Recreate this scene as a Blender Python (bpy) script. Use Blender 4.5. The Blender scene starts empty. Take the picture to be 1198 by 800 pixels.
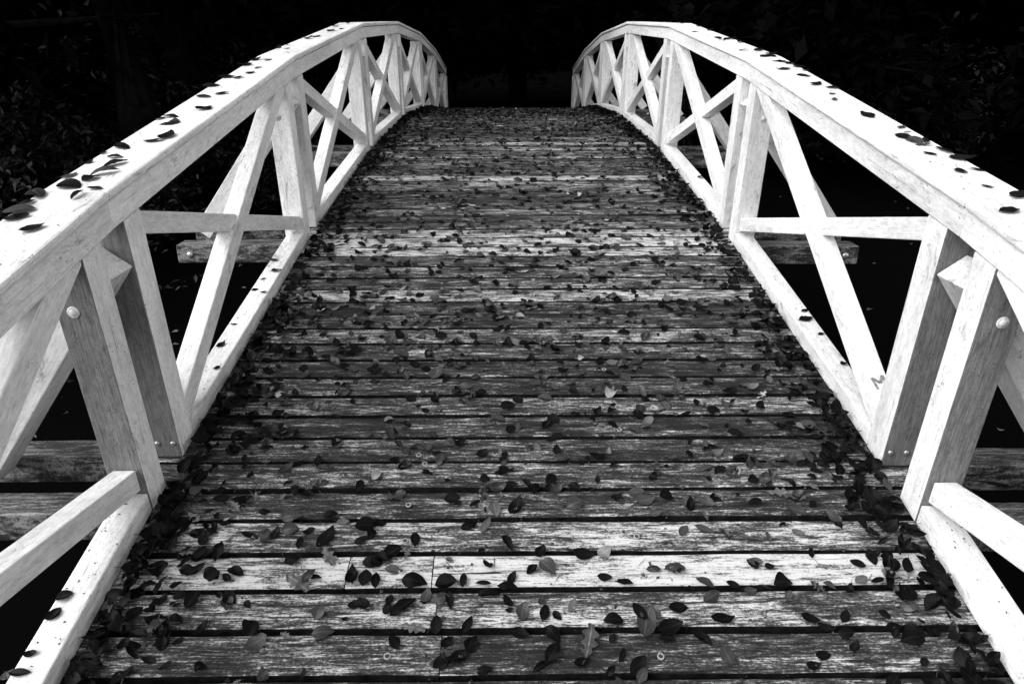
import bpy, bmesh, math, random
from mathutils import Vector, Matrix, noise as mnoise

# ------------------------------------------------------------------ camera, world, sun, exposure
scene = bpy.context.scene
COL = scene.collection
random.seed(7)
R = math.radians
ZO = 2.4                                   # camera height above the water level

cam_data = bpy.data.cameras.new('camera')
cam = bpy.data.objects.new('camera', cam_data)
COL.objects.link(cam)
cam.location = (-0.078, 0.0, ZO)
cam.rotation_euler = (R(90 - 24.487), 0, R(-0.512))
cam_data.sensor_width = 36
cam_data.lens = 22.84
cam_data.clip_start = 0.02
cam_data.clip_end = 1000
scene.camera = cam

SUN_ELEV, SUN_AZ = 46.0, 250.0             # azimuth clockwise from +y (along the bridge): from the left, slightly behind
world = bpy.data.worlds.new('World')
scene.world = world
world.use_nodes = True
wn, wl = world.node_tree.nodes, world.node_tree.links
wn.clear()
sky = wn.new('ShaderNodeTexSky')
sky.sky_type = 'NISHITA'
sky.sun_disc = False
sky.sun_elevation = R(SUN_ELEV)
sky.sun_rotation = R(SUN_AZ)
bw = wn.new('ShaderNodeRGBToBW')           # the photograph is black and white
bg = wn.new('ShaderNodeBackground')
bg.inputs['Strength'].default_value = 0.15
wo = wn.new('ShaderNodeOutputWorld')
wl.new(sky.outputs[0], bw.inputs[0]); wl.new(bw.outputs[0], bg.inputs[0]); wl.new(bg.outputs[0], wo.inputs[0])

sun_data = bpy.data.lights.new('sun', 'SUN')
sun_data.energy = 0.66
sun_data.angle = R(55)
sun = bpy.data.objects.new('sun', sun_data)
COL.objects.link(sun)
az, el = R(SUN_AZ), R(SUN_ELEV)
sd = Vector((math.sin(az) * math.cos(el), math.cos(az) * math.cos(el), math.sin(el)))   # towards the sun
sun.rotation_euler = sd.to_track_quat('Z', 'Y').to_euler()
sun.location = sd * 30

scene.view_settings.view_transform = 'Standard'
scene.view_settings.look = 'None'
scene.view_settings.exposure = 1.84
scene.view_settings.gamma = 1.0
scene.cycles.use_denoising = True
scene.cycles.max_bounces = 6

# ------------------------------------------------------------------ materials (all grey: a black and white photograph)
def mat(name):
    m = bpy.data.materials.new(name); m.use_nodes = True
    nt = m.node_tree; b = nt.nodes['Principled BSDF']
    return m, nt, b

def nd(nt, kind, **kw):
    n = nt.nodes.new(kind)
    for k, v in kw.items(): setattr(n, k, v)
    return n

def noise(nt, vec, scale, detail=4, rough=0.6, dist=0.0):
    n = nd(nt, 'ShaderNodeTexNoise')
    n.inputs['Scale'].default_value = scale; n.inputs['Detail'].default_value = detail
    n.inputs['Roughness'].default_value = rough; n.inputs['Distortion'].default_value = dist
    if vec is not None: nt.links.new(vec, n.inputs['Vector'])
    return n.outputs['Fac']

def ramp(nt, fac, *stops):
    r = nd(nt, 'ShaderNodeValToRGB')
    e = r.color_ramp.elements
    while len(e) < len(stops): e.new(0.5)
    for i, (p, v) in enumerate(stops):
        e[i].position = p; e[i].color = (v, v, v, 1)
    nt.links.new(fac, r.inputs[0])
    return r.outputs[0]

def mathn(nt, op, a, b=None, clamp=False):
    n = nd(nt, 'ShaderNodeMath', operation=op, use_clamp=clamp)
    for i, v in enumerate((a, b)):
        if v is None: continue
        if isinstance(v, (int, float)): n.inputs[i].default_value = v
        else: nt.links.new(v, n.inputs[i])
    return n.outputs[0]

def mapping(nt, vec, scale):
    m = nd(nt, 'ShaderNodeMapping'); m.inputs['Scale'].default_value = scale
    nt.links.new(vec, m.inputs['Vector'])
    return m.outputs[0]

def bump(nt, b, h, strength=0.3, dist=0.004):
    n = nd(nt, 'ShaderNodeBump'); n.inputs['Strength'].default_value = strength; n.inputs['Distance'].default_value = dist
    nt.links.new(h, n.inputs['Height']); nt.links.new(n.outputs[0], b.inputs['Normal'])

def mulcol(nt, *vals):
    o = vals[0]
    for v in vals[1:]: o = mathn(nt, 'MULTIPLY', o, v)
    return o

def paint_material(name, base, dirt, fibre=0.80):
    m, nt, b = mat(name)
    gv = nd(nt, 'ShaderNodeAttribute', attribute_name='grain').outputs['Vector']     # x runs along the member
    tc = nd(nt, 'ShaderNodeTexCoord').outputs['Object']
    def nz(s, det=5, rg=0.65, ds=0.0): return noise(nt, mapping(nt, gv, s), 1.0, det, rg, ds)
    big = ramp(nt, nz((1.6, 7, 7), 6, 0.7), (0.34, 0.72), (0.60, 1.0))
    mott = ramp(nt, nz((26, 60, 60), 8, 0.85), (0.36, 1 - dirt), (0.56, 1.0))
    fib = ramp(nt, nz((9, 190, 190), 6, 0.8, 0.3), (0.32, fibre), (0.54, 1.0))
    crack = ramp(nt, nz((2.2, 120, 120), 4, 0.6, 0.8), (0.285, 0.30), (0.32, 1.0))
    blot = ramp(nt, nz((5, 14, 14), 8, 0.8, 0.7), (0.34, 0.45), (0.425, 1.0))
    scuff = ramp(nt, nz((34, 55, 55), 3, 0.9, 1.5), (0.31, 0.2), (0.35, 1.0))
    speck = ramp(nt, noise(nt, tc, 130, 3, 0.6), (0.30, 0.15), (0.345, 1.0))
    patch = ramp(nt, noise(nt, tc, 2.4, 4, 0.6), (0.46, 0.0), (0.64, 1.0))
    sp = mathn(nt, 'ADD', mathn(nt, 'MULTIPLY', speck, scuff), patch, True)
    rv = nd(nt, 'ShaderNodeAttribute', attribute_name='seed').outputs['Fac']
    each = mathn(nt, 'ADD', mathn(nt, 'MULTIPLY', rv, 0.14), 0.86)
    v = mathn(nt, 'MULTIPLY', mulcol(nt, big, mott, fib, crack, blot, sp, each), base)
    nt.links.new(v, b.inputs['Base Color'])
    b.inputs['Roughness'].default_value = 0.6
    b.inputs['Specular IOR Level'].default_value = 0.3
    bump(nt, b, mathn(nt, 'ADD', fib, mathn(nt, 'ADD', crack, mathn(nt, 'MULTIPLY', sp, 0.5))), 0.4, 0.003)
    return m

def wood_material(name, lo, mid, hi, use_tone):
    m, nt, b = mat(name)
    tc = nd(nt, 'ShaderNodeTexCoord').outputs['Object']
    vec = tc
    if use_tone:
        at = nd(nt, 'ShaderNodeAttribute', attribute_name='tone').outputs['Fac']
        sd_ = nd(nt, 'ShaderNodeAttribute', attribute_name='seed').outputs['Fac']
        cx = nd(nt, 'ShaderNodeCombineXYZ')
        nt.links.new(mathn(nt, 'MULTIPLY', sd_, 37.0), cx.inputs[0]); nt.links.new(mathn(nt, 'MULTIPLY', sd_, 11.0), cx.inputs[2])
        va = nd(nt, 'ShaderNodeVectorMath', operation='ADD')
        nt.links.new(tc, va.inputs[0]); nt.links.new(cx.outputs[0], va.inputs[1]); vec = va.outputs[0]
    fine = noise(nt, mapping(nt, vec, (20, 300, 60)), 1.0, 6, 0.8, 0.2)
    med = noise(nt, mapping(nt, vec, (6.5, 70, 20)), 1.0, 8, 0.75, 0.9)
    big = noise(nt, mapping(nt, vec, (2.6, 10, 4)), 1.0, 6, 0.7, 0.5)
    dots = noise(nt, mapping(nt, vec, (110, 190, 60)), 1.0, 4, 0.7)
    crack = noise(nt, mapping(nt, vec, (3.2, 130, 20)), 1.0, 4, 0.6, 1.2)
    v = mathn(nt, 'ADD', mathn(nt, 'MULTIPLY', med, 0.46), mathn(nt, 'MULTIPLY', fine, 0.30))
    v = mathn(nt, 'ADD', v, mathn(nt, 'MULTIPLY', big, 0.26))
    v = mathn(nt, 'ADD', v, mathn(nt, 'MULTIPLY', dots, 0.22))
    if use_tone: v = mathn(nt, 'ADD', v, at)
    c = ramp(nt, v, (0.548, lo), (0.595, mid * 0.28), (0.632, mid), (0.685, hi))
    ck = ramp(nt, crack, (0.33, 0.05), (0.39, 1.0))
    c = mathn(nt, 'MULTIPLY', c, ck)
    nt.links.new(c, b.inputs['Base Color'])
    b.inputs['Roughness'].default_value = 0.62
    b.inputs['Specular IOR Level'].default_value = 0.3
    bump(nt, b, mathn(nt, 'ADD', mathn(nt, 'MULTIPLY', fine, 0.5), med), 0.7, 0.006)
    return m

def leaf_material(name, lo, hi, rib, rough=0.5, spec=0.2):
    m, nt, b = mat(name)
    tc = nd(nt, 'ShaderNodeTexCoord').outputs['Object']
    oi = nd(nt, 'ShaderNodeObjectInfo').outputs['Random']
    rnd = nd(nt, 'ShaderNodeAttribute', attribute_name='seed').outputs['Fac']
    acr = nd(nt, 'ShaderNodeAttribute', attribute_name='across').outputs['Fac']
    n = noise(nt, tc, 9, 4, 0.7)
    f = mathn(nt, 'ADD', mathn(nt, 'MULTIPLY', n, 0.6), mathn(nt, 'MULTIPLY', mathn(nt, 'FRACT', mathn(nt, 'ADD', oi, rnd)), 0.5))
    c = ramp(nt, f, (0.25, lo), (0.85, hi))
    ribf = ramp(nt, acr, (0.0, 1.0), (0.13, 0.0))
    mx = mathn(nt, 'ADD', c, mathn(nt, 'MULTIPLY', ribf, rib))
    nt.links.new(mx, b.inputs['Base Color'])
    b.inputs['Roughness'].default_value = rough
    b.inputs['Specular IOR Level'].default_value = spec
    return m

def plain_material(name, v0, v1, scale, rough=0.7, spec=0.3, metallic=0.0):
    m, nt, b = mat(name)
    tc = nd(nt, 'ShaderNodeTexCoord').outputs['Object']
    nt.links.new(ramp(nt, noise(nt, tc, scale, 5, 0.65), (0.35, v0), (0.65, v1)), b.inputs['Base Color'])
    b.inputs['Roughness'].default_value = rough
    b.inputs['Specular IOR Level'].default_value = spec
    b.inputs['Metallic'].default_value = metallic
    return m

PAINT = paint_material('white_paint', 0.92, 0.28, 0.74)
DARKPAINT = paint_material('darker_fibrous_paint', 0.28, 0.40, 0.35)
DECKWOOD = wood_material('weathered_deck_wood', 0.004, 0.11, 0.60, True)
GAPSHADE = plain_material('plank_gap_shade', 0.004, 0.02, 25, 0.9, 0.05)  # shade of the gaps, painted near black onto the plank sides
BEAMWOOD = wood_material('weathered_beam_wood', 0.01, 0.09, 0.27, False)
STEEL = plain_material('galvanised_steel', 0.45, 0.7, 60, 0.35, 0.5, 0.8)
RING = plain_material('zinc_washer', 0.18, 0.4, 90, 0.5, 0.5)
BOLTHOLE = plain_material('rusty_bolt', 0.02, 0.05, 90, 0.7)
STAMP = plain_material('faded_stamp_ink', 0.10, 0.35, 60)
LEAF = [leaf_material('blackened_leaf', 0.001, 0.005, 0.006, 0.45, 0.06), leaf_material('dark_leaf', 0.004, 0.045, 0.04, 0.36, 0.28),
        leaf_material('mid_leaf', 0.02, 0.13, 0.06), leaf_material('oak_leaf', 0.03, 0.12, 0.12), leaf_material('pale_leaf', 0.16, 0.34, 0.1)]
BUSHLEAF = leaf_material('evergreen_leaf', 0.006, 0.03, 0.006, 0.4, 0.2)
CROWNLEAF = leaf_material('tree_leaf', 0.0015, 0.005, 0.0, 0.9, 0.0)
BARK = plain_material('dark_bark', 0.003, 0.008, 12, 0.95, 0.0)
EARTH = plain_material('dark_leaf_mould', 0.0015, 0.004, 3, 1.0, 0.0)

# ------------------------------------------------------------------ helpers
WORLD_LOC = {}
def link(o, parent=None):
    COL.objects.link(o)
    if parent is not None: o.parent = parent
    return o

def empty(name, loc, parent=None):
    o = bpy.data.objects.new(name, None)
    o.empty_display_size = 0.2
    link(o, parent)
    loc = Vector(loc)
    o.location = loc - (WORLD_LOC[parent.name] if parent else Vector())
    WORLD_LOC[o.name] = loc
    return o

def tag(o, label=None, cat=None, group=None, kind=None):
    if label: o['label'] = label
    if cat: o['category'] = cat
    if group: o['group'] = group
    if kind: o['kind'] = kind
    return o

GR = random.Random(99)
def grain_attr(me):
    vs = [v.co.copy() for v in me.vertices]
    c = sum(vs, Vector()) / len(vs)
    ax = Vector((.3, .5, .4))
    for _ in range(12):
        s_ = Vector()
        for v in vs:
            d = v - c; s_ += d * d.dot(ax)
        ax = s_.normalized()
    q = ax.to_track_quat('X', 'Z').to_matrix().transposed()
    off = Vector((GR.uniform(0, 50), GR.uniform(0, 50), GR.uniform(0, 50)))
    fl = []
    for v in vs: fl += list(q @ (v - c) + off)
    me.attributes.new('grain', 'FLOAT_VECTOR', 'POINT').data.foreach_set('vector', fl)
    me.attributes.new('seed', 'FLOAT', 'POINT').data.foreach_set('value', [GR.random()] * len(vs))

def mk(name, bm, mats, parent=None, smooth=False):
    """link bm (world coordinates) as one mesh object, under parent"""
    if parent is not None:
        bmesh.ops.translate(bm, vec=-WORLD_LOC[parent.name], verts=bm.verts)
    me = bpy.data.meshes.new(name)
    bm.to_mesh(me); bm.free()
    for m in (mats if isinstance(mats, (list, tuple)) else [mats]): me.materials.append(m)
    if smooth:
        for p in me.polygons: p.use_smooth = True
    if mats is PAINT or (isinstance(mats, list) and mats[0] is PAINT): grain_attr(me)
    o = bpy.data.objects.new(name, me)
    return link(o, parent)

def prism(poly, a0, a1, axis='x', bevel=0.004):
    """extrude a polygon: axis 'x' -> poly in (y,z) from x=a0 to a1; axis 'y' -> poly in (x,z) from y=a0 to a1"""
    bm = bmesh.new()
    def P(p, a): return (a, p[0], p[1]) if axis == 'x' else (p[0], a, p[1])
    v0 = [bm.verts.new(P(p, a0)) for p in poly]; v1 = [bm.verts.new(P(p, a1)) for p in poly]
    n = len(poly)
    bm.faces.new(v0); bm.faces.new(list(reversed(v1)))
    for i in range(n):
        bm.faces.new((v0[i], v1[i], v1[(i + 1) % n], v0[(i + 1) % n]))
    bmesh.ops.recalc_face_normals(bm, faces=bm.faces)
    if bevel:
        bmesh.ops.bevel(bm, geom=list(bm.edges), offset=bevel, segments=2, profile=0.5, affect='EDGES', clamp_overlap=True)
    return bm

def merge(dst, src, mi=None):
    me = bpy.data.meshes.new('tmp'); src.to_mesh(me); src.free()
    n = len(dst.faces)
    dst.from_mesh(me); bpy.data.meshes.remove(me)
    if mi is not None:
        dst.faces.ensure_lookup_table()
        for f in dst.faces[n:]: f.material_index = mi
    return dst

def disc(c, nrm, r0, r1, h, seg=20):
    """a ring or washer with a raised edge, centre c, axis nrm"""
    bm = bmesh.new()
    q = Vector(nrm).to_track_quat('Z', 'Y').to_matrix()
    prof = [(r0, 0.0), (r0, h * 0.8), (r0 + (r1 - r0) * 0.5, h), (r1, h * 0.6), (r1, 0.0)] if r0 > 0 else [(r1, 0.0), (r1, h * .5), (r1 * .75, h * .85), (r1 * .3, h)]
    rows = []
    for r, z in prof:
        rows.append([bm.verts.new(Vector(c) + q @ Vector((r * math.cos(2 * math.pi * k / seg), r * math.sin(2 * math.pi * k / seg), z))) for k in range(seg)])
    for a, b in zip(rows, rows[1:]):
        for k in range(seg): bm.faces.new((a[k], a[(k + 1) % seg], b[(k + 1) % seg], b[k]))
    if r0 <= 0: bm.faces.new(rows[-1])
    bmesh.ops.recalc_face_normals(bm, faces=bm.faces)
    return bm

# ------------------------------------------------------------------ the line of the arch
PY = [-2.2, -0.15, 1.87, 3.88, 5.88, 7.88, 9.88, 11.9, 13.9, 16.0]
PZ = [-2.42, -1.82, -1.365, -1.025, -0.805, -0.735, -0.81, -1.03, -1.39, -1.90]
def arch(y):
    for i in range(len(PY) - 1):
        if y <= PY[i + 1] or i == len(PY) - 2:
            t = (y - PY[i]) / (PY[i + 1] - PY[i])
            return ZO + PZ[i] + t * (PZ[i + 1] - PZ[i])
def slope(y):
    return (arch(y + 0.01) - arch(y - 0.01)) / 0.02
def deck(y): return arch(y) - 0.008
RAIL = 0.862            # underside of the top rail above the arch line
FASC = 0.080
CAPT = 0.033
W = 1.25

# ------------------------------------------------------------------ terrain and water
def ground_h(x, y):
    def sm(a, b, t):
        t = max(0.0, min(1.0, (t - a) / (b - a))); return t * t * (3 - 2 * t)
    shore = max(sm(13.2, 16.5, y), sm(-1.4, -3.0, y), sm(-3.8, -6.5, x), sm(12.0, 17.0, x))
    h = -0.9 + 1.35 * shore + 2.2 * sm(17, 40, math.hypot(x * .7, y - 2)) * shore
    return h + 0.12 * mnoise.noise((x * .6, y * .6, 0)) + 0.6 * mnoise.noise((x * .07, y * .07, 3)) * shore

bm = bmesh.new()
coords = sorted(set([-400, -250, -150, -90, -60] + [-40 + i * 1.0 for i in range(81)] + [60, 90, 150, 250, 400]))
grid = [[bm.verts.new((x, y + 6, ground_h(x, y + 6))) for y in coords] for x in coords]
for i in range(len(coords) - 1):
    for j in range(len(coords) - 1):
        bm.faces.new((grid[i][j], grid[i + 1][j], grid[i + 1][j + 1], grid[i][j + 1]))
tag(mk('ground', bm, EARTH, smooth=True), 'dark wooded bank around the still black water', 'ground', kind='structure')

m, nt, b = mat('black_water')
b.inputs['Base Color'].default_value = (0.002, 0.002, 0.002, 1)
b.inputs['Roughness'].default_value = 0.3
b.inputs['Specular IOR Level'].default_value = 0.02
b.inputs['IOR'].default_value = 1.2
tcw = nd(nt, 'ShaderNodeTexCoord').outputs['Object']
bump(nt, b, noise(nt, tcw, 2.5, 3, 0.5), 0.15, 0.02)
bm = bmesh.new()
bm.faces.new([bm.verts.new(p) for p in ((-60, -20, 0), (60, -20, 0), (60, 30, 0), (-60, 30, 0))])
tag(mk('water', bm, m), 'still black water under the footbridge', 'water', kind='structure')

# ------------------------------------------------------------------ the footbridge
bridge = empty('footbridge', (0, 6.9, ZO - 0.9))
tag(bridge, 'arched timber footbridge with white cross-braced railings and a weathered plank deck', 'footbridge')

# deck: every plank in one mesh, with washers of the screws that hold the planks
deck_bm = bmesh.new()
tl = deck_bm.verts.layers.float.new('tone'); sl = deck_bm.verts.layers.float.new('seed')
PITCH = 0.1243
TONES = {0: -.02, 1: .012, 2: .045, 3: .0, 4: -.03}
rng = random.Random(3)
k0 = -26
for k in range(k0, 118):
    y0 = 1.205 + k * PITCH; yc = y0 + PITCH / 2
    tone = TONES.get(k, rng.uniform(-0.045, -0.010))
    if 3.57 < yc < 3.95: tone = rng.uniform(.02, .045)
    elif abs(yc - 3.12) < .07 or abs(yc - 4.96) < .07 or abs(yc - 6.1) < .07: tone = 0.022
    elif yc > 6.6: tone -= 0.01
    gap = rng.uniform(0.013, 0.022)
    cuts = [-1.38 + rng.uniform(-.004, .004), 1.38 + rng.uniform(-.004, .004)]
    if k in (0, 1, 2): cuts.insert(1, -0.262 - 0.022 * k)
    if k == 2: cuts.insert(1, -0.565)
    z1 = rng.uniform(-0.0025, 0.0025); tw = rng.uniform(-0.003, 0.003)
    ya, yb = y0 + gap / 2 + rng.uniform(-.002, .002), y0 + PITCH - gap / 2 + rng.uniform(-.002, .002)
    for a, b_ in zip(cuts, cuts[1:]):
        a2 = a + (0.0016 if a > -1.3 else 0); b2 = b_ - (0.0016 if b_ < 1.3 else 0)
        t = bmesh.new()
        nseg = max(2, int((b2 - a2) / 0.07))
        sec = []
        cup = rng.uniform(-0.002, 0.003)
        for i in range(nseg + 1):
            x = a2 + (b2 - a2) * i / nseg
            wob = 0.0016 * mnoise.noise((x * 2.3, k * 7.1, 0)) * 2
            e1 = 0.0022 * mnoise.noise((x * 6, k * 3.7, 5)) + wob; e2 = 0.0022 * mnoise.noise((x * 6, k * 5.3, 9)) + wob
            zz = z1 + tw * x + 0.002 * mnoise.noise((x * 1.5, k * 1.9, 2))
            pts = []
            for yy, dz in ((ya + e1, -.035), (ya + e1, -.006), (ya + e1 + .005, -.0012), (ya + e1 + .018, 0.0), ((ya + yb) / 2, cup), (yb + e2 - .018, 0.0), (yb + e2 - .005, -.0012), (yb + e2, -.006), (yb + e2, -.035)):
                pts.append(t.verts.new((x, yy, deck(yy) + dz + zz)))
            sec.append(pts)
        for p, q in zip(sec, sec[1:]):
            for i in range(len(p)):
                j = (i + 1) % len(p)
                t.faces.new((p[i], q[i], q[j], p[j]))
        t.faces.new(list(reversed(sec[0]))); t.faces.new(sec[-1])
        bmesh.ops.recalc_face_normals(t, faces=t.faces)
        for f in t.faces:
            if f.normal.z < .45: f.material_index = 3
        n0 = len(deck_bm.verts)
        merge(deck_bm, t)
        deck_bm.verts.ensure_lookup_table()
        s_ = rng.random(); to = tone + (rng.uniform(-.02, .02) if len(cuts) > 2 else 0)
        for v in deck_bm.verts[n0:]: v[tl] = to; v[sl] = s_
for f in deck_bm.faces: f.smooth = False
SCREWS = [(-0.406, 1.257), (0.338, 1.251), (-0.409, 1.388), (0.336, 1.37), (-0.403, 1.618), (0.335, 1.628), (-0.409, 1.756), (0.296, 1.645), (0.333, 1.493), (-0.4, 1.513), (-0.373, 1.938), (-0.399, 1.981), (0.35, 2.11), (0.34, 2.49)]
for x, y in SCREWS:
    z = deck(y) + .0015
    nrm = (0, -slope(y), 1)
    merge(deck_bm, disc((x, y, z), nrm, 0.0062, 0.0098, 0.003), 1)
    merge(deck_bm, disc((x, y, z - .001), nrm, 0, 0.0055, 0.002), 2)
mk('deck', deck_bm, [DECKWOOD, RING, BOLTHOLE, GAPSHADE], bridge)

for x in (-1.19, -0.40, 0.335, 1.19):          # stringers under the planks
    bm = bmesh.new(); sec = []
    for y in [PY[0] + .4] + PY[1:-1] + [PY[-1] - .4]:
        z = arch(y) - .052
        sec.append([bm.verts.new((x + a, y, z + c)) for a, c in ((-.045, 0), (.045, 0), (.045, -.18), (-.045, -.18))])
    for p, q in zip(sec, sec[1:]):
        for i in range(4): bm.faces.new((p[i], p[(i + 1) % 4], q[(i + 1) % 4], q[i]))
    bm.faces.new(sec[0]); bm.faces.new(sec[-1]); bmesh.ops.recalc_face_normals(bm, faces=bm.faces)
    mk('stringer', bm, BEAMWOOD, bridge)

PAIRS = {-1: [-2.05, -0.08, 1.91, 3.895, 5.885, 7.86, 9.84, 11.85, 13.85], 1: [-2.1, -0.11, 1.845, 3.86, 5.83, 7.83, 9.86, 11.87, 13.87]}
HP = 0.17               # half a post pair
def railing(s):
    rl = empty('railing', (s * 1.31, 6.9, ZO - 0.9), bridge)
    rl['label'] = 'white cross-braced railing on the left of the deck' if s < 0 else 'white cross-braced railing on the right of the deck'
    X = lambda a, b_: (s * a, s * b_) if s > 0 else (s * b_, s * a)
    pr = PAIRS[s]
    rj = random.Random(5 + s)
    for i, c in enumerate(pr):
        # ---- the pair of posts
        for (ya, yb) in ((c - HP, c - HP + .098), (c + .066, c + HP)):
            poly = [(ya, arch(ya) - .004), (yb, arch(yb) - .004), (yb, arch(yb) + RAIL - .004), (ya, arch(ya) + RAIL - .004)]
            o = mk('post', prism(poly, *X(W, W + .118)), [PAINT, DARKPAINT], rl)
            if i == 2:                           # darker, more fibrous paint on the sides of the nearest posts
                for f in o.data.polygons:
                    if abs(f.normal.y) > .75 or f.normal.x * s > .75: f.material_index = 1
            if i in (2, 3, 4) and ya < c:        # dome headed bolt on the face towards the camera
                z = arch(ya) + .70 - .0
                b_ = disc((s * (W + .068), ya - .001, z), (0, -1, 0), 0, .011, .007)
                merge(b_, disc((s * (W + .068), ya - .0005, z), (0, -1, 0), .009, .018, .003))
                mk('bolt', b_, PAINT, rl, True)
            if i == 2 and ya > c:
                for dx in (.022, .078):
                    mk('bolt', disc((s * (W + dx), ya - .001, arch(ya) + .055), (0, -1, 0), 0, .009, .007), STEEL, rl, True)
        # ---- the raking strut between the two posts, down to the outriggers
        za = arch(c) + .727
        d = Vector((0.625, -0.781)); n_ = Vector((0.781, 0.625)); ln = 0.97; wd = .10
        p0 = Vector((W + .004, za))
        pts = [p0, p0 + d * ln, p0 + d * ln + n_ * wd, p0 + n_ * wd]
        poly = [(s * p.x, p.y) for p in pts]
        mk('raking_strut', prism(poly, c - HP + .101, c + .063, 'y'), PAINT, rl)
        # ---- two outrigger beams level with the planks
        for (ya, yb) in ((c - HP - .02, c - HP + .099), (c + .066, c + HP + .012)):
            ym = (ya + yb) / 2; zt = arch(ym) - .012
            x0, x1 = 1.388, 1.985 + rj.uniform(-.02, .03)
            poly = [(s * x0, zt), (s * x1, zt - .004), (s * (x1 + .006), zt - .112), (s * x0, zt - .112)]
            o = mk('outrigger_beam', prism(poly, ya, yb, 'y', .006), BEAMWOOD, rl)
            if ya < c:
                mk('bolt', disc((s * (x1 - .075), ya - .001, zt - .06), (0, -1, 0), 0, .018, .012), STEEL, rl, True)
    for i in range(len(pr) - 1):
        a, e = pr[i], pr[i + 1]
        A, E = a + HP, e - HP                    # clear panel
        # ---- top rail and cap: straight from pair to pair, mitred at the kinks
        k0 = a + (0.0006); k1 = e - 0.0006
        zr = lambda y: arch(y) + RAIL
        def lin(y):                               # straight chord between the two pair centres
            t = (y - a) / (e - a); return zr(a) + t * (zr(e) - zr(a))
        poly = [(k0, lin(k0)), (k1, lin(k1)), (k1, lin(k1) + FASC), (k0, lin(k0) + FASC)]
        mk('top_rail', prism(poly, *X(W - .004, W + .095), bevel=.003), PAINT, rl)
        poly = [(k0, lin(k0) + FASC + .005), (k1, lin(k1) + FASC + .005), (k1, lin(k1) + FASC + CAPT), (k0, lin(k0) + FASC + CAPT)]
        mk('handrail_cap', prism(poly, *X(W - .017, W + .183), bevel=.008), PAINT, rl)
        poly = [(k0 + .01, lin(k0 + .01) + FASC + .0002), (k1 - .01, lin(k1 - .01) + FASC + .0002), (k1 - .01, lin(k1 - .01) + FASC + .0048), (k0 + .01, lin(k0 + .01) + FASC + .0048)]
        mk('packing_strip', prism(poly, *X(W + .02, W + .08), bevel=0), BEAMWOOD, rl)
        # ---- curb beam lying on the plank ends
        y0, y1 = A + .004, E - .004
        poly = [(y0, arch(y0) - .002), (y1, arch(y1) - .002), (y1, arch(y1) + .068), (y0, arch(y0) + .068)]
        mk('curb_beam', prism(poly, *X(W + .001, W + .095), bevel=.005), PAINT, rl)
        # ---- crossed braces: one falls away from the camera, the other climbs
        y0, y1 = A + .003, E - .003
        zt0, zt1 = zr(A) - .012, arch(E) + .068 + .088
        poly = [(y0, zt0 - .078), (y1 + .0, zt1 - .078), (y1, zt1), (y0, zt0)]
        mk('brace', prism(poly, *X(W + .020, W + .092)), PAINT, rl)
        zl0, zl1 = arch(A) + .072, zr(E) - .02
        sl_ = (zl1 - zl0) / (y1 - y0); vt = .094
        top = zr(E) - .002 - (0)
        yk = y0 + (zr(y1) - .002 - (zl0 + vt)) / sl_
        yk = min(yk, y1 - .01)
        poly = [(y0, zl0), (y1, zl1), (y1, zr(y1) - .002), (yk, zl0 + vt + sl_ * (yk - y0)), (y0, zl0 + vt)]
        mk('brace', prism(poly, *X(W + .003, W + .076)), PAINT, rl)
        if s > 0 and i == 2:                     # stamped letter on the top edge of the climbing brace, close to its foot
            ang = math.atan(sl_); yb_ = y0 + .055; zb_ = zl0 + vt + sl_ * (yb_ - y0) + .0012
            bm = bmesh.new()
            ux = Vector((1, 0, 0)); uy = Vector((0, math.cos(ang), math.sin(ang))); un = Vector((0, -math.sin(ang), math.cos(ang)))
            o_ = Vector((W + .022, yb_, zb_))
            P = [(0, 0), (0, .045), (.018, .02), (.036, .045), (.036, 0)]
            P = [(p[0] * 1.15 - p[1] * .2 + .004, p[1] * 1.05 + p[0] * .3) for p in P]
            for p, q in zip(P, P[1:]):
                dv = Vector((q[0] - p[0], q[1] - p[1])).normalized(); nv = Vector((-dv.y, dv.x)) * .0055
                cs = [(p[0] - nv.x, p[1] - nv.y), (q[0] - nv.x, q[1] - nv.y), (q[0] + nv.x, q[1] + nv.y), (p[0] + nv.x, p[1] + nv.y)]
                off = .0002 * len(bm.faces)
                bm.faces.new([bm.verts.new(o_ + ux * x_ + uy * y_ + un * off) for x_, y_ in cs])
            mk('stamped_letter', bm, STAMP, rl)
    return rl
railing(-1); railing(1)

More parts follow.
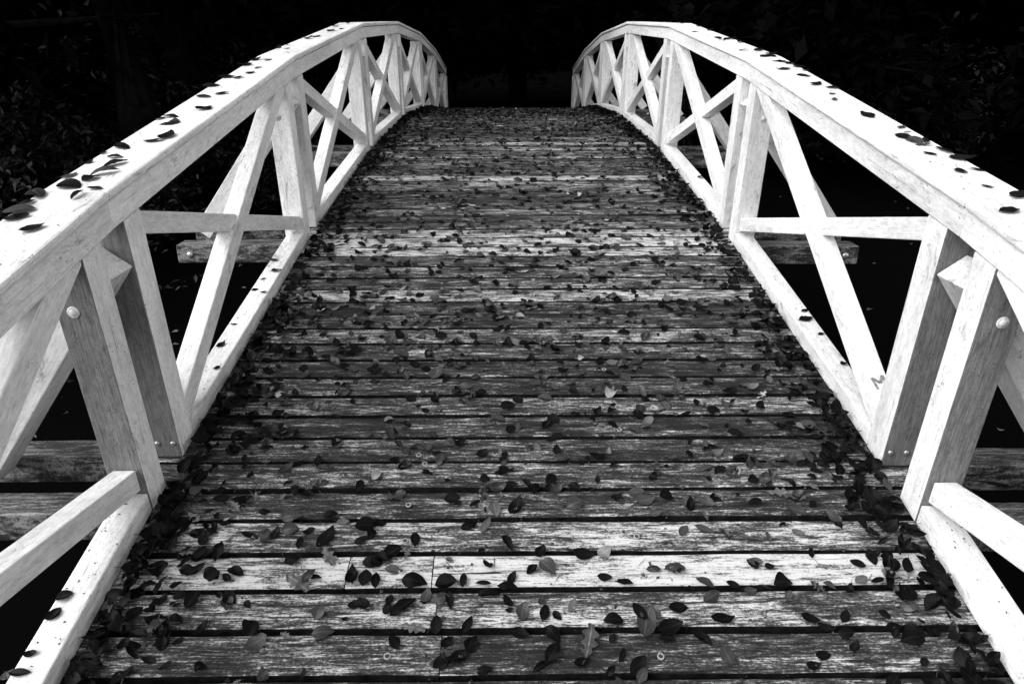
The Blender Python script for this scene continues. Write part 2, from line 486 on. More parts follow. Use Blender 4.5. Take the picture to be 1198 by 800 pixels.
# ------------------------------------------------------------------ fallen leaves
def leaf_bm(kind, rg):
    """a leaf one unit long along x, centred; returns verts [(x,y,z)], faces, across values"""
    n = 9 if kind != 'oak' else 33
    half = {'oval': rg.uniform(.24, .31), 'round': rg.uniform(.36, .42), 'narrow': rg.uniform(.15, .2), 'oak': .27}[kind]
    fold = rg.uniform(.05, .8) if kind != 'narrow' else rg.uniform(.5, 1.3)
    curl = rg.choice([-.7, -.3, .1, .4, .9, 1.5]) * rg.uniform(.7, 1.2); bend = rg.uniform(-.25, .25); twist = rg.uniform(-.9, .9); crum = rg.uniform(.01, .06)
    ph = rg.uniform(0, 6)
    V, F, A = [], [], []
    for i in range(n):
        t = i / (n - 1)
        if kind == 'oak': w = half * (math.sin(math.pi * min(1, t * .94 + .03)) ** .75) * (.70 + .28 * math.cos(2 * math.pi * 3.6 * t + 2.6)) * (.6 + .55 * t) + .012
        else: w = half * (math.sin(math.pi * (t ** .88)) ** .78 if 0 < t < 1 else 0) + (.004 if kind != 'oak' else 0)
        x = t - .5
        for j in range(5):
            u = (j - 2) / 2
            y = u * w + bend * (x * x - .25) * .6
            z = fold * abs(u) * w * .8 - fold * .1 + curl * (x * x) * .8 + twist * x * u * w * 2 + crum * math.sin(9 * x + ph + 3 * u) + crum * .5 * math.sin(21 * x - ph * 2 + 2 * u)
            V.append((x, y, z)); A.append(abs(u))
    for i in range(n - 1):
        for j in range(4):
            a = i * 5 + j; F.append((a, a + 1, a + 6, a + 5))
    # stalk
    b0 = len(V)
    sx = -.5
    for q in range(4):
        tt = q / 3; x = sx - .22 * tt; z = curl * .2 + .06 * tt; yy = bend * .3 * tt
        V += [(x, yy - .009, z), (x, yy + .009, z + .004)]; A += [.5, .5]
    for q in range(3):
        a = b0 + q * 2; F.append((a, a + 1, a + 3, a + 2))
    zm = min(v[2] for v in V)
    V = [(x, y, z - zm) for x, y, z in V]
    return V, F, A

LEAFMESH = {}
rg = random.Random(11)
SHAPES = ['oval'] * 14 + ['round'] * 4 + ['narrow'] * 5 + ['oak'] * 5
PROTO = [leaf_bm(k_, rg) for k_ in SHAPES]
IDX = {k_: [i for i, q in enumerate(SHAPES) if q == k_] for k_ in set(SHAPES)}
def leaf_mesh(pi, tone):
    key = (pi, tone)
    if key not in LEAFMESH:
        V, F, A = PROTO[pi]
        me = bpy.data.meshes.new('fallen_leaf'); me.from_pydata(V, [], F)
        at = me.attributes.new('across', 'FLOAT', 'POINT'); at.data.foreach_set('value', A)
        me.materials.append(LEAF[tone])
        for p in me.polygons: p.use_smooth = True
        LEAFMESH[key] = me
    return LEAFMESH[key]

def pick(tone, r):
    if tone == 3: return r.choice(IDX['oak'])
    if tone == 4: return r.choice(IDX['round'] + IDX['oak'])
    x = r.random()
    if tone in (1, 2) and x > (.93 if tone == 1 else .75): return r.choice(IDX['oak'])
    return r.choice(IDX['oval'] if x < .74 else IDX['round'] if x < .87 else IDX['narrow'])

def leaf_matrix(x, y, z, size, heading, sl_, r, tilt=.16):
    m_ = Matrix.Rotation(math.atan(sl_), 4, 'X') @ Matrix.Rotation(R(heading), 4, 'Z') @ Matrix.Rotation(r.gauss(0, tilt), 4, 'X') @ Matrix.Rotation(r.gauss(0, tilt), 4, 'Y')
    return Matrix.Translation((x, y, z)) @ m_ @ Matrix.Diagonal((size, size * r.uniform(.9, 1.12), size * r.uniform(.4, 1.1), 1))

FORCE = {(0.223, 1.568): 'round', (-0.147, 1.67): 'narrow', (-0.034, 1.38): 'oval', (0.026, 1.375): 'oval', (0.064, 1.366): 'oval', (-0.547, 1.491): 'oval', (-0.509, 1.491): 'oval', (-0.473, 1.481): 'oval',
         (0.012, 3.369): 'oak', (0.05, 3.122): 'oak', (-1.008, 2.327): 'oak', (0.956, 2.308): 'oak', (0.746, 1.46): 'round', (0.754, 1.624): 'narrow', (0.731, 1.885): 'narrow', (-0.39, 1.573): 'oak'}
def put_leaf(x, y, z, size, heading, sl_, tone, r, label, group, tilt=.1):
    pi = pick(tone, r)
    if (x, y) in FORCE: pi = IDX[FORCE[(x, y)]][int(abs(x) * 1000) % len(IDX[FORCE[(x, y)]])]
    o = bpy.data.objects.new('fallen_leaf', leaf_mesh(pi, tone))
    COL.objects.link(o)
    o.matrix_world = leaf_matrix(x, y, z, size, heading, sl_, r, tilt)
    return tag(o, label, 'leaf', group)

DECK_LEAVES = [(-0.547, 1.491, 0.065, 91, 0), (-0.509, 1.491, 0.06, 90, 0), (-0.473, 1.481, 0.056, 94, 0), (-0.467, 1.553, 0.057, -21, 0), (-0.426, 1.514, 0.054, -11, 1), (-0.39, 1.573, 0.096, 78, 2), (-0.357, 1.475, 0.079, -10, 0), (-0.262, 1.47, 0.068, 5, 0), (-0.211, 1.479, 0.051, 88, 0), (-0.151, 1.469, 0.047, 0, 0), (-0.075, 1.451, 0.068, -5, 0), (-0.133, 1.433, 0.067, 5, 0), (0.024, 1.575, 0.05, 60, 0), (0.043, 1.52, 0.062, -44, 1), (0.214, 1.485, 0.047, 0, 0), (0.223, 1.568, 0.053, 30, 4), (0.43, 1.509, 0.06, -6, 1), (0.271, 1.466, 0.051, -6, 0), (0.157, 1.563, 0.071, 0, 0), (-0.034, 1.38, 0.06, 79, 1), (0.026, 1.375, 0.052, 77, 0), (0.064, 1.366, 0.037, -53, 0), (-0.075, 1.384, 0.021, 9, 0), (-0.192, 1.343, 0.052, 62, 0), (-0.281, 1.344, 0.054, 90, 0), (-0.344, 1.332, 0.075, -19, 3), (-0.245, 1.294, 0.042, 47, 0), (-0.178, 1.286, 0.062, 72, 0), (0.048, 1.312, 0.059, -52, 0), (0.146, 1.293, 0.097, 74, 3), (-0.38, 1.395, 0.087, 38, 0), (-0.203, 1.67, 0.056, 23, 0), (-0.147, 1.67, 0.062, 64, 2), (-0.078, 1.606, 0.065, -63, 0), (-0.54, 1.62, 0.052, 24, 0), (-0.537, 1.678, 0.072, 11, 0), (-0.049, 1.742, 0.078, 63, 0), (-0.249, 1.237, 0.051, 62, 0), (-0.211, 1.255, 0.06, 30, 0), (-0.141, 1.217, 0.045, 9, 0), (0.012, 1.223, 0.054, 28, 0), (0.045, 1.261, 0.063, 57, 0), (0.121, 1.238, 0.047, 18, 0), (0.27, 1.229, 0.066, 44, 0), (0.319, 1.348, 0.1, 70, 1), (0.347, 1.373, 0.048, -70, 1), (0.413, 1.389, 0.05, 0, 0), (-0.047, 1.317, 0.056, -10, 0), (0.384, 1.768, 0.07, 11, 1), (0.413, 1.716, 0.052, 21, 2), (-0.373, 1.619, 0.063, 96, 0), (0.38, 1.33, 0.078, 18, 0), (0.365, 1.298, 0.048, 0, 0), (-0.899, 1.636, 0.065, -20, 0), (-0.845, 1.631, 0.053, 89, 1), (-0.82, 1.645, 0.051, 78, 0), (-0.775, 1.659, 0.055, 11, 1), (-0.716, 1.653, 0.042, 25, 0), (-0.657, 1.63, 0.091, 69, 0), (-0.738, 1.552, 0.058, 24, 0), (-0.734, 1.611, 0.046, 95, 0), (-0.634, 1.561, 0.077, -53, 2), (-0.542, 1.495, 0.058, 91, 0), (-0.969, 1.502, 0.063, -34, 0), (-0.902, 1.51, 0.057, -19, 0), (-0.977, 1.581, 0.068, 92, 0), (-1.029, 1.559, 0.048, 32, 0), (-1.052, 1.519, 0.047, 0, 0), (-0.706, 1.471, 0.099, -36, 3), (-0.661, 1.491, 0.046, 0, 0), (-0.62, 1.382, 0.045, 72, 1), (-0.542, 1.362, 0.021, 10, 0), (-0.521, 1.404, 0.043, 10, 0), (-1.034, 1.304, 0.065, 104, 0), (-0.991, 1.303, 0.032, 51, 0), (-1.07, 1.355, 0.065, 0, 0), (-1.172, 1.441, 0.068, 0, 0), (-1.104, 1.423, 0.021, 11, 0), (-1.116, 1.393, 0.027, 11, 0), (-0.772, 1.295, 0.061, 35, 1), (-0.595, 1.322, 0.062, 10, 1), (-0.903, 1.23, 0.032, 9, 0), (-1.144, 1.533, 0.058, 11, 0), (-0.784, 1.708, 0.072, 12, 2), (-0.612, 1.687, 0.042, 0, 2), (-0.66, 1.717, 0.049, 12, 0), (0.431, 1.513, 0.06, 5, 1), (0.684, 1.533, 0.047, 0, 1), (0.723, 1.519, 0.034, 10, 0), (0.746, 1.46, 0.058, 0, 0), (0.64, 1.44, 0.038, 0, 1), (0.596, 1.461, 0.042, -30, 0), (0.513, 1.466, 0.056, -30, 1), (0.416, 1.39, 0.055, -5, 0), (0.533, 1.354, 0.071, 4, 0), (0.785, 1.353, 0.052, -24, 0), (0.887, 1.36, 0.045, 51, 0), (0.87, 1.311, 0.046, 9, 0), (0.591, 1.76, 0.06, -33, 1), (0.756, 1.759, 0.051, 10, 0), (0.85, 1.795, 0.088, 0, 3), (0.897, 1.779, 0.065, -13, 3), (0.754, 1.624, 0.042, -80, 2), (0.616, 1.63, 0.047, -59, 1), (1.052, 1.548, 0.054, -86, 0), (0.985, 1.471, 0.048, 25, 2), (0.78, 1.248, 0.045, 8, 0), (0.518, 1.25, 0.05, -72, 1), (0.741, 1.221, 0.044, 8, 0), (0.456, 1.3, 0.071, -34, 0), (1.266, 1.588, 0.066, 55, 0), (1.113, 1.626, 0.045, 10, 2), (0.012, 3.369, 0.1, 0, 4), (0.05, 3.122, 0.07, 0, 4), (-1.008, 2.327, 0.088, 100, 4), (0.956, 2.308, 0.095, 34, 4), (1.07, 2.485, 0.074, 0, 2), (-0.38, 2.466, 0.085, 75, 2), (0.731, 1.885, 0.086, 53, 4), (0.12, 4.928, 0.1, 78, 0), (0.683, 1.977, 0.058, 23, 2), (0.983, 1.967, 0.083, 22, 2), (0.522, 2.231, 0.054, 0, 2)]
LEFT_CAP = [(-1.41, 1.779, 0.063, 11, 1), (-1.422, 1.879, 0.09, -43, 1), (-1.416, 1.828, 0.029, 57, 0), (-1.365, 1.945, 0.062, -21, 0), (-1.301, 1.874, 0.041, 81, 0), (-1.278, 1.922, 0.033, 0, 0), (-1.316, 2.053, 0.062, 33, 1), (-1.334, 2.004, 0.036, 51, 0), (-1.324, 2.13, 0.061, 52, 0), (-1.359, 2.2, 0.037, 0, 0), (-1.43, 2.15, 0.024, 36, 0), (-1.432, 2.243, 0.021, 37, 0), (-1.39, 2.312, 0.09, -36, 0), (-1.312, 2.375, 0.046, 17, 0), (-1.291, 2.43, 0.09, 85, 0), (-1.35, 2.591, 0.054, 19, 0), (-1.414, 2.649, 0.036, 40, 0), (-1.384, 2.68, 0.044, 0, 0), (-1.303, 2.801, 0.063, 71, 0), (-1.318, 3.048, 0.044, 43, 0), (-1.379, 2.999, 0.079, -29, 0), (-1.43, 3.19, 0.058, 0, 0), (-1.411, 3.367, 0.068, 0, 0), (-1.349, 3.349, 0.036, 46, 0), (-1.33, 3.454, 0.037, 47, 0), (-1.46, 3.639, 0.059, 0, 0), (-1.409, 3.639, 0.04, 49, 0), (-1.328, 3.571, 0.031, 48, 0), (-1.406, 3.768, 0.05, 50, 0), (-1.455, 4.222, 0.035, 68, 0), (-1.363, 4.195, 0.035, 67, 0), (-1.375, 4.72, 0.09, 69, 0), (-1.349, 4.841, 0.082, 69, 0), (-1.341, 5.22, 0.09, 71, 0), (-1.383, 5.543, 0.09, 72, 0), (-1.401, 1.73, 0.033, -17, 0), (-1.382, 1.744, 0.027, 11, 0), (-1.313, 1.675, 0.042, 39, 0)]
RIGHT_CAP = [(1.352, 2.695, 0.069, -89, 0), (1.389, 2.462, 0.023, 0, 0), (1.352, 2.414, 0.047, -39, 0), (1.362, 2.367, 0.082, -89, 1), (1.372, 2.322, 0.039, 0, 1), (1.34, 2.228, 0.033, -37, 0), (1.407, 2.262, 0.065, -82, 0), (1.427, 2.18, 0.056, -17, 0), (1.345, 2.059, 0.028, -35, 0), (1.404, 2.073, 0.036, -36, 0), (1.349, 1.93, 0.025, -53, 1), (1.303, 1.761, 0.045, 9, 0), (1.381, 4.093, 0.037, 0, 0), (1.33, 3.858, 0.032, 34, 0), (1.375, 3.876, 0.08, -75, 0), (1.469, 3.98, 0.075, -90, 0), (1.383, 3.722, 0.036, 32, 0), (1.412, 3.69, 0.076, 46, 0), (1.423, 3.596, 0.049, -25, 0), (1.45, 3.505, 0.023, 0, 0), (1.319, 3.535, 0.052, 0, 0), (1.367, 3.392, 0.052, -48, 0), (1.357, 3.22, 0.075, 43, 0), (1.406, 3.146, 0.043, -23, 0), (1.351, 5.856, 0.09, 69, 0), (1.419, 5.583, 0.09, 51, 0), (1.429, 5.254, 0.09, 49, 0), (1.336, 4.761, 0.09, -88, 0), (1.374, 4.697, 0.09, 58, 0), (1.416, 4.697, 0.09, 46, 0), (1.415, 4.516, 0.09, 45, 0), (1.397, 4.141, 0.087, 43, 0), (1.341, 3.87, 0.056, 35, 0)]
CURB_LEAVES = [(-1.321, 3.355, 0.043, 0, 1), (-1.274, 3.238, 0.047, 21, 0), (-1.317, 3.149, 0.019, 21, 0), (-1.327, 3.042, 0.03, 21, 0), (-1.267, 3.015, 0.03, 20, 0), (-1.316, 2.727, 0.024, 19, 0), (-1.315, 2.565, 0.043, 58, 0), (-1.269, 2.396, 0.027, 37, 0), (-1.331, 1.375, 0.043, 26, 0), (-1.336, 1.325, 0.038, 76, 0), (-1.37, 1.32, 0.036, 42, 0), (-1.348, 1.216, 0.032, 10, 0), (-1.335, 1.17, 0.052, 0, 0), (1.342, 2.827, 0.035, 16, 0), (1.3, 2.757, 0.068, 15, 0), (1.33, 2.633, 0.025, 14, 0), (1.345, 2.41, 0.031, 14, 0), (1.337, 4.724, 0.059, 27, 0)]


lr = random.Random(21)
n_ind = 0
SPECIAL = {(0.146, 1.293): 'grey lobed oak leaf lying flat across the frontmost plank, right of centre',
           (0.223, 1.568): 'round whitish leaf at the edge of the fourth plank from the front',
           (-0.706, 1.471): 'pale lacy decayed oak leaf on the bright plank near the left railing',
           (0.85, 1.795): 'crinkled grey lobed leaf near the foot of the right near posts',
           (0.897, 1.779): 'grey lobed leaf touching the crinkled one near the right near posts',
           (-0.39, 1.573): 'pale lobed leaf at the plank gap just left of the plank joint',
           (-0.344, 1.332): 'small lobed grey leaf half over the gap beside the plank joint',
           (-0.147, 1.67): 'bright curled leaf rolled up like a tube on a near plank',
           (-0.634, 1.561): 'pale wavy leaf at the front edge of the fourth plank, left of three upright leaves',
           (0.012, 3.369): 'small white lobed leaf in the middle of the deck, farther of two',
           (0.05, 3.122): 'small white leaf in the middle of the deck, nearer of two',
           (-1.008, 2.327): 'small white leaf among dark ones beside the left near panel',
           (0.956, 2.308): 'white torn leaf beside the right near panel curb',
           (0.12, 4.928): 'dark upright leaf on the bright far plank at mid deck',
           (0.731, 1.885): 'bright upright sliver of a leaf right of centre on the deck',
           (0.754, 1.624): 'light slender leaf on the whitish patch of the right near planks',
           (-0.034, 1.38): 'large upright oval leaf, leftmost of three on the bright second plank',
           (0.026, 1.375): 'dark oval leaf, middle of three on the bright second plank',
           (0.064, 1.366): 'small tilted leaf, rightmost of three on the bright second plank',
           (-0.547, 1.491): 'black upright leaf, leftmost of three in a row on the bright plank',
           (-0.509, 1.491): 'black upright leaf, middle of three in a row on the bright plank',
           (-0.473, 1.481): 'black upright leaf, rightmost of three in a row on the bright plank',
           (0.746, 1.46): 'large black leaf folded over the plank gap on the right'}
GD = 'dark fallen leaves on the near planks'
for (x, y, ln, hd, tone) in DECK_LEAVES:
    lab = SPECIAL.get((x, y))
    ln = min(ln * 1.02, .06 if tone == 4 else .1)
    if (x, y) in ((-0.39, 1.573), (0.223, 1.568)): ln = .05
    put_leaf(x, y, deck(y) + .0025, ln, hd, slope(y), tone, lr, lab or ('grey or pale fallen leaf lying among dark ones on the near planks' if tone in (2, 4, 3) else 'dark oval fallen leaf lying on the near deck planks'), GD if tone in (0, 1) or lab else 'pale fallen leaves on the near planks', .09)
    n_ind += 1
cr = random.Random(8)
for lst, s_ in ((LEFT_CAP, -1), (RIGHT_CAP, 1)):
    for _ in range(16 if s_ > 0 else 9):
        lst.append((s_ * cr.uniform(1.275, 1.415), cr.uniform(1.75, 6.2), cr.uniform(.022, .05), cr.uniform(0, 180), cr.choice((0, 0, 1))))
for (lst, lab, grp) in ((LEFT_CAP, 'dark fallen leaf lying on the white cap of the left railing', 'dark leaves on the left handrail cap'), (RIGHT_CAP, 'dark fallen leaf lying on the white cap of the right railing', 'dark leaves on the right handrail cap')):
    for (x, y, ln, hd, tone) in lst:
        if abs(x) > 1.425: x = math.copysign(1.42, x)
        put_leaf(x, y, arch(y) + RAIL + FASC + CAPT + .002, min(max(ln * 1.45, .032), .085), hd, slope(y), tone, lr, lab, grp, .05).scale.z *= .45
        n_ind += 1
# the long stalked leaf that hangs over the inner edge of the left cap
for (x, y, ln, hd, tone) in CURB_LEAVES:
    x = math.copysign(min(max(abs(x), 1.27), 1.322), x)
    put_leaf(x, y, arch(y) + .070, max(ln, .03) * 1.1, hd, slope(y), tone, lr, 'small dark fallen leaf lying on top of the %s white curb beam' % ('left' if x < 0 else 'right'), 'dark leaves on the %s curb beam' % ('left' if x < 0 else 'right'), .08)
    n_ind += 1

# scattered leaves: the largest in view as objects, the rest as one carpet
def density(x, y):
    e = 1.25 - abs(x)
    d = 125 + 260 * max(0, mnoise.noise((x * 1.5, y * 1.2, 4))) + 140 * max(0, mnoise.noise((x * 3.4, y * 3.4, 8)))
    d += 800 * math.exp(-(e / .14) ** 2) + 170 * math.exp(-e / .28)
    if y > 5.8: d += 150 * min(1, (y - 5.8) / 2.0)
    if y < 1.72: d = 34 + 190 * max(0, mnoise.noise((x * 3.1, y * 3.1, 8)) - .1) + 1250 * math.exp(-(e / .19) ** 2)
    if 1.72 <= y < 3.0: d += 30
    return d
scatter = []
YMAX = 13.2
for _ in range(150000):
    x = lr.uniform(-1.245, 1.245); y = lr.uniform(0.75, YMAX)
    if lr.random() * 1300 > density(x, y) * (2.495 * (YMAX - .75)) * 1300 / 150000: continue
    tone = lr.choices([0, 1, 2, 3, 4], [.50, .33, .125, .03, .015])[0]
    e = 1.25 - abs(x)
    if e < .25 and lr.random() < .75: tone = 0
    ln = lr.uniform(.022, .066)
    if e < .12: ln *= 1.15
    if abs(x) + ln * .5 > 1.24: x = math.copysign(1.24 - ln * .5, x)
    stack = lr.uniform(.001, .004) + (lr.uniform(0, .035) if e < .13 else lr.uniform(0, .012) if e < .3 else 0)
    scatter.append((ln / (y * y + .6) ** .5, x, y, ln, lr.uniform(0, 360), tone, stack, e))
scatter.sort(reverse=True)
N_LEFT = 298 - n_ind
carpet = []
done = 0
for q in scatter:
    sz, x, y, ln, hd, tone, stack, e = q
    inview = y > 1.25
    if done < N_LEFT and inview:
        lab = ('dark fallen leaf in the drift against the left curb' if x < 0 else 'dark fallen leaf in the drift against the right curb') if e < .2 else ('dark oval fallen leaf lying on the near deck planks' if tone < 2 else 'grey or pale fallen leaf lying among dark ones on the near planks')
        grp = ('leaves drifted against the left curb' if x < 0 else 'leaves drifted against the right curb') if e < .2 else (GD if tone < 2 else 'pale fallen leaves on the near planks')
        if e < .2 and tone > 1: tone = 1
        put_leaf(x, y, deck(y) + stack, ln, hd, slope(y), tone, lr, lab, grp, .30 if e < .2 else .14)
        done += 1
    else: carpet.append(q)
def carpet_mesh(rows, name):
    V, F, A, S, M = [], [], [], [], []
    for sz, x, y, ln, hd, tone, stack, e in rows:
        pv, pf, pa = PROTO[pick(tone, lr)]
        m_ = leaf_matrix(x, y, deck(y) + stack, ln, hd, slope(y), lr, .32 if e < .2 else .16)
        b0 = len(V); s_ = lr.random()
        V += [tuple(m_ @ Vector(v)) for v in pv]; A += pa; S += [s_] * len(pv)
        F += [tuple(i + b0 for i in f) for f in pf]; M += [tone] * len(pf)
    me = bpy.data.meshes.new(name); me.from_pydata(V, [], F)
    me.attributes.new('across', 'FLOAT', 'POINT').data.foreach_set('value', A)
    me.attributes.new('seed', 'FLOAT', 'POINT').data.foreach_set('value', S)
    for mm in LEAF: me.materials.append(mm)
    me.polygons.foreach_set('material_index', M)
    me.polygons.foreach_set('use_smooth', [True] * len(F))
    o = bpy.data.objects.new(name, me); COL.objects.link(o)
    return o
tag(carpet_mesh(carpet, 'leaf_litter'), 'carpet of small dark fallen leaves strewn over the deck and drifted along the curbs', 'leaf litter', kind='stuff')
print('leaves', n_ind, done, len(carpet))

# ------------------------------------------------------------------ vegetation
def foliage_bm(pts, size, r, updir=.5):
    """many folded leaf blades at pts"""
    V, F, A, S = [], [], [], []
    for p in pts:
        L_ = size * r.uniform(.65, 1.3); w = L_ * r.uniform(.2, .3)
        m_ = Matrix.Rotation(r.uniform(0, 6.28), 3, 'Z') @ Matrix.Rotation(r.gauss(0, .6), 3, 'Y') @ Matrix.Rotation(r.gauss(0, .5), 3, 'X')
        b0 = len(V)
        for q in ((-.5, 0, 0), (-.1, -1, .3), (.5, 0, -.1), (-.1, 1, .3)):
            V.append(tuple(Vector(p) + m_ @ Vector((q[0] * L_, q[1] * w, q[2] * w))))
        A += [.5, 1, .5, 1]; S += [r.random()] * 4
        F += [(b0, b0 + 1, b0 + 2), (b0, b0 + 2, b0 + 3)]
    return V, F, A, S
def foliage_mesh(name, pts, size, r, material):
    V, F, A, S = foliage_bm(pts, size, r)
    me = bpy.data.meshes.new(name); me.from_pydata(V, [], F)
    me.attributes.new('across', 'FLOAT', 'POINT').data.foreach_set('value', A)
    me.attributes.new('seed', 'FLOAT', 'POINT').data.foreach_set('value', S)
    me.materials.append(material)
    return me
def limb(bm, pts, radii, seg=8):
    rows = []
    for i, p in enumerate(pts):
        d = (Vector(pts[min(i + 1, len(pts) - 1)]) - Vector(pts[max(i - 1, 0)])).normalized()
        q = d.to_track_quat('Z', 'Y')
        rows.append([bm.verts.new(Vector(p) + q @ Vector((radii[i] * math.cos(6.2832 * k / seg), radii[i] * math.sin(6.2832 * k / seg), 0))) for k in range(seg)])
    for a, b_ in zip(rows, rows[1:]):
        for k in range(seg): bm.faces.new((a[k], a[(k + 1) % seg], b_[(k + 1) % seg], b_[k]))
    bm.faces.new(rows[-1])

def plant_mesh(kind, r):
    """returns (crown mesh, wood mesh), unit at real size, base at origin"""
    wood = bmesh.new(); pts = []
    if kind in ('tree', 'tall'):
        lowz = 1.0 if kind == 'tree' else 3.4
        tr = [(0, 0, -.3), (.08, .05, 1.5), (-.1, .1, 3.2), (.1, -.05, 5.2), (0, 0, 7.6)]
        limb(wood, tr, [.32, .24, .2, .14, .04], 10)
        for k in range(26):
            z = r.uniform(lowz, 8.2); a = r.uniform(0, 6.28); ln = r.uniform(1.8, 3.8) * (1.0 if z < 5 else .7 if z < 7 else .45)
            e = (ln * math.cos(a), ln * math.sin(a), z + r.uniform(-.2, 1.1))
            mid = (e[0] * .5, e[1] * .5, (z + e[2]) / 2 + .15)
            limb(wood, [(0, 0, z), mid, e], [.07, .045, .012], 6)
            for c in range(8):
                t = r.uniform(.35, 1.05)
                cc = Vector((e[0] * t, e[1] * t, z + (e[2] - z) * t)) + Vector((r.gauss(0, .35), r.gauss(0, .35), r.gauss(0, .3)))
                for _ in range(40):
                    pts.append(cc + Vector((r.gauss(0, .42), r.gauss(0, .42), r.gauss(0, .22))))
        return foliage_mesh('crown', pts, .26, r, CROWNLEAF), wood
    for k in range(22):
        a = r.uniform(0, 6.28); hgt = r.uniform(.5, 1.55); sp = r.uniform(.2, 1.15)
        e = (sp * math.cos(a), sp * math.sin(a), hgt)
        mid = (e[0] * .4, e[1] * .4, hgt * .65)
        limb(wood, [(0.05 * math.cos(a), .05 * math.sin(a), -.15), mid, e], [.02, .014, .004], 6)
        for c in range(9):
            t = r.uniform(.3, 1.08)
            cc = Vector((e[0] * t * (.7 + .3 * t), e[1] * t * (.7 + .3 * t), hgt * t)) + Vector((r.gauss(0, .08), r.gauss(0, .08), r.gauss(0, .06)))
            for _ in range(12):
                pts.append(cc + Vector((r.gauss(0, .11), r.gauss(0, .11), r.gauss(0, .05))))
    return foliage_mesh('foliage', pts, .085, r, BUSHLEAF), wood

vr = random.Random(77)
def plant_variant(kind):
    crown, wood = plant_mesh(kind, vr)
    wm = bpy.data.meshes.new('stem' if kind == 'shrub' else 'trunk'); wood.to_mesh(wm); wood.free(); wm.materials.append(BARK)
    return crown, wm
TREES = [plant_variant('tree') for _ in range(2)] + [plant_variant('tall') for _ in range(2)]
SHRUBS = [plant_variant('shrub') for _ in range(3)]
def plant(kind, var, x, y, z, sc, rot, label, cat, group):
    cm, wm = (TREES if kind == 'tree' else SHRUBS)[var]
    root = bpy.data.objects.new('broadleaf_tree' if kind == 'tree' else 'evergreen_shrub', None)
    COL.objects.link(root); root.location = (x, y, z); root.rotation_euler = (0, 0, rot); root.scale = (sc, sc, sc)
    tag(root, label, cat, group)
    for nm, me in ((('trunk' if kind == 'tree' else 'stem'), wm), (('crown' if kind == 'tree' else 'foliage'), cm)):
        o = bpy.data.objects.new(nm, me); COL.objects.link(o); o.parent = root
    return root
SH = [(-4.6, 6.3, 1.15), (-5.7, 5.0, 1.2), (-6.6, 7.4, 1.45), (-4.4, 4.2, .95), (-5.2, 8.8, 1.3), (-4.1, 10.8, 1.2), (-7.6, 9.8, 1.6), (-6.0, 12.2, 1.5), (-8.2, 6.0, 1.5)]
for i, (x, y, sc) in enumerate(SH):
    plant('shrub', i % 3, x, y, ground_h(x, y) - .05, sc, i * 1.7, 'dark leafy evergreen shrub on the bank behind the left railing', 'shrub', 'shrubs on the bank left of the bridge')
SHR = [(11.2, 9.5, 1.5), (13.0, 7.6, 1.6), (9.2, 14.0, 1.6), (12.0, 12.0, 1.6), (6.2, 14.6, 1.5), (4.0, 14.2, 1.3), (7.7, 15.2, 1.7)]
for i, (x, y, sc) in enumerate(SHR):
    plant('shrub', i % 3, x, y, max(0.0, ground_h(x, y)) - .05, sc, i * 2.1, 'dark leafy evergreen shrub across the water behind the right railing', 'shrub', 'shrubs across the water right of the bridge')
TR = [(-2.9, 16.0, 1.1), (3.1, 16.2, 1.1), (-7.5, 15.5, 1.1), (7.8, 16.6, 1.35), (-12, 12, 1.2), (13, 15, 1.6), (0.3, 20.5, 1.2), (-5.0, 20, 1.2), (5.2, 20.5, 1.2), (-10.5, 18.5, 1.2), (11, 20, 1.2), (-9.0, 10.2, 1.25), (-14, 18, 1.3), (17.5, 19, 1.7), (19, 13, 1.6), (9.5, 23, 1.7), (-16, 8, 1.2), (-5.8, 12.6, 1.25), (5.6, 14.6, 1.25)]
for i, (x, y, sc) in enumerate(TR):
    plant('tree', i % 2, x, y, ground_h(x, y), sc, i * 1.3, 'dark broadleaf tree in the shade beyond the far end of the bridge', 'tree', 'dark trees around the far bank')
for i, (x, y, sc) in enumerate([(3.0, -8.5, 1.3), (9.0, -9.0, 1.2), (-3.5, -11, 1.2)]):  # unseen trees behind the camera, added to cut the sky light
    plant('tree', i % 2, x, y, ground_h(x, y), sc, i * 1.9, 'unseen dark tree added on the near bank to cut the sky light', 'tree', 'unseen trees added to cut the sky light')

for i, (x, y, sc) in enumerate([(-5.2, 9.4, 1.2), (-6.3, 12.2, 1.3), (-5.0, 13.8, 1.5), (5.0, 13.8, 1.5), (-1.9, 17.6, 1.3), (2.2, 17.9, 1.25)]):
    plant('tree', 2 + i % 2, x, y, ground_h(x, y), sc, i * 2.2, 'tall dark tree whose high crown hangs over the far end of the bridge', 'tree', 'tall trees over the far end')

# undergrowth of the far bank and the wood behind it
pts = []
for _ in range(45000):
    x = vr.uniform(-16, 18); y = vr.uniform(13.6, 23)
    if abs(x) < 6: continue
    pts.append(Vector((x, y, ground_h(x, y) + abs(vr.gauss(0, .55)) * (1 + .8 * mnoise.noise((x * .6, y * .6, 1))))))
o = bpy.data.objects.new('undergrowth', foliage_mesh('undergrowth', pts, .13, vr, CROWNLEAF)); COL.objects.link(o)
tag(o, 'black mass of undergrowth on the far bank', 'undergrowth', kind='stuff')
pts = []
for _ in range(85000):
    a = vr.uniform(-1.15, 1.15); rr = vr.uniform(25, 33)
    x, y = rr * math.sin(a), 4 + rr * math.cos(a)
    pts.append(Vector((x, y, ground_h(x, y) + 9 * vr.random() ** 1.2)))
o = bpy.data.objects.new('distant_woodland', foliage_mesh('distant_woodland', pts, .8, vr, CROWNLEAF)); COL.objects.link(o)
tag(o, 'black wood closing the view beyond the far bank', 'woodland', kind='stuff')

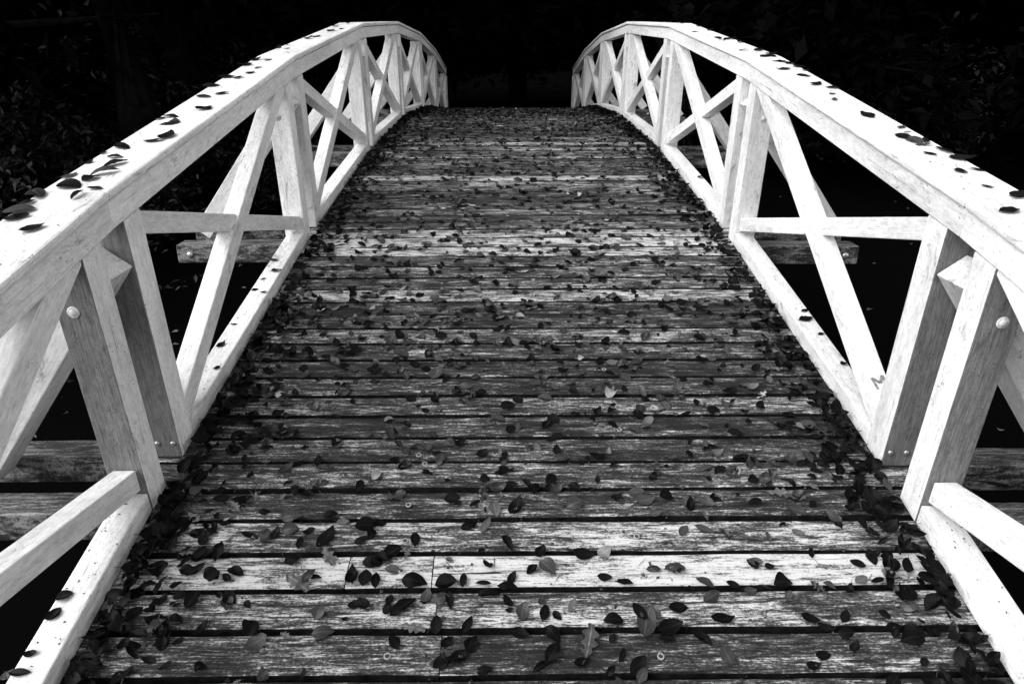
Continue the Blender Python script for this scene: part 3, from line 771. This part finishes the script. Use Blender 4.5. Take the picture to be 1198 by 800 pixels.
# leaves floating on the water
V, F, A, S = [], [], [], []
for _ in range(260):
    x = vr.uniform(-9, 10); y = vr.uniform(.5, 12)
    if ground_h(x, y) > -.1: continue
    pv, pf, pa = PROTO[vr.choice(IDX['oval'] + IDX['round'])]
    m_ = leaf_matrix(x, y, .004, vr.uniform(.04, .08), vr.uniform(0, 360), 0, vr, .03)
    b0 = len(V); V += [tuple(m_ @ Vector(v)) for v in pv]; F += [tuple(i + b0 for i in f) for f in pf]
    A += pa; S += [vr.random()] * len(pv)
me = bpy.data.meshes.new('floating_leaves'); me.from_pydata(V, [], F)
me.attributes.new('across', 'FLOAT', 'POINT').data.foreach_set('value', A)
me.attributes.new('seed', 'FLOAT', 'POINT').data.foreach_set('value', S)
me.materials.append(LEAF[2])
o = bpy.data.objects.new('floating_leaves', me); COL.objects.link(o)
tag(o, 'scattered fallen leaves floating on the black water', 'floating leaves', kind='stuff')

# crumbs of leaf, stalks and grit on the planks, the curbs and the handrail caps
V, F, A, S = [], [], [], []
def crumb(x, y, z, L_, w, sl_):
    m_ = Matrix.Translation((x, y, z)) @ Matrix.Rotation(math.atan(sl_), 4, 'X') @ Matrix.Rotation(vr.uniform(0, 6.28), 4, 'Z') @ Matrix.Rotation(vr.gauss(0, .2), 4, 'Y')
    b0 = len(V)
    for q in ((-.5, -.3, 0), (-.2, .5, .25), (.5, .3, .1), (.3, -.5, .2), (0, 0, .5)):
        V.append(tuple(m_ @ Vector((q[0] * L_ * vr.uniform(.7, 1.2), q[1] * w * vr.uniform(.6, 1.3), q[2] * w))))
    A.extend([.5] * 5); S.extend([vr.random()] * 5)
    F.extend([(b0, b0 + 3, b0 + 4), (b0 + 3, b0 + 2, b0 + 4), (b0 + 2, b0 + 1, b0 + 4), (b0 + 1, b0, b0 + 4)])
for _ in range(5200):
    x = vr.uniform(-1.24, 1.24); y = 1.0 + 8 * vr.random() ** 1.3
    k = mnoise.noise((x * 3, y * 3, 2)) + .5 * mnoise.noise((x * 11, y * 11, 5))
    if k < vr.uniform(-.5, .6) and abs(x) < 1.0: continue
    if vr.random() < .25: crumb(x, y, deck(y) + .0015, vr.uniform(.02, .06), .0022, slope(y))
    else:
        L_ = vr.uniform(.004, .017); crumb(x, y, deck(y) + .0015, L_, L_ * vr.uniform(.4, .9), slope(y))
for s in (-1, 1):
    for _ in range(420):
        y = vr.uniform(.8, 7.5); L_ = vr.uniform(.002, .009)
        if mnoise.noise((s * 3, y * 2.2, 6)) < vr.uniform(-.4, .5): continue
        crumb(s * vr.uniform(1.245, 1.425), y, arch(y) + RAIL + FASC + CAPT + .001, L_, L_ * .6, slope(y))
    for _ in range(260):
        y = vr.uniform(.8, 6.5); L_ = vr.uniform(.002, .009)
        if min(abs(y - c) for c in PAIRS[s]) < .18: continue
        crumb(s * vr.uniform(1.258, 1.335), y, arch(y) + .069, L_, L_ * .6, slope(y))
me = bpy.data.meshes.new('leaf_debris'); me.from_pydata(V, [], F)
me.attributes.new('across', 'FLOAT', 'POINT').data.foreach_set('value', A)
me.attributes.new('seed', 'FLOAT', 'POINT').data.foreach_set('value', S)
me.materials.append(LEAF[1])
o = bpy.data.objects.new('leaf_debris', me); COL.objects.link(o)
tag(o, 'dark crumbs of leaf and stalk strewn over planks and white timber', 'leaf debris', kind='stuff')
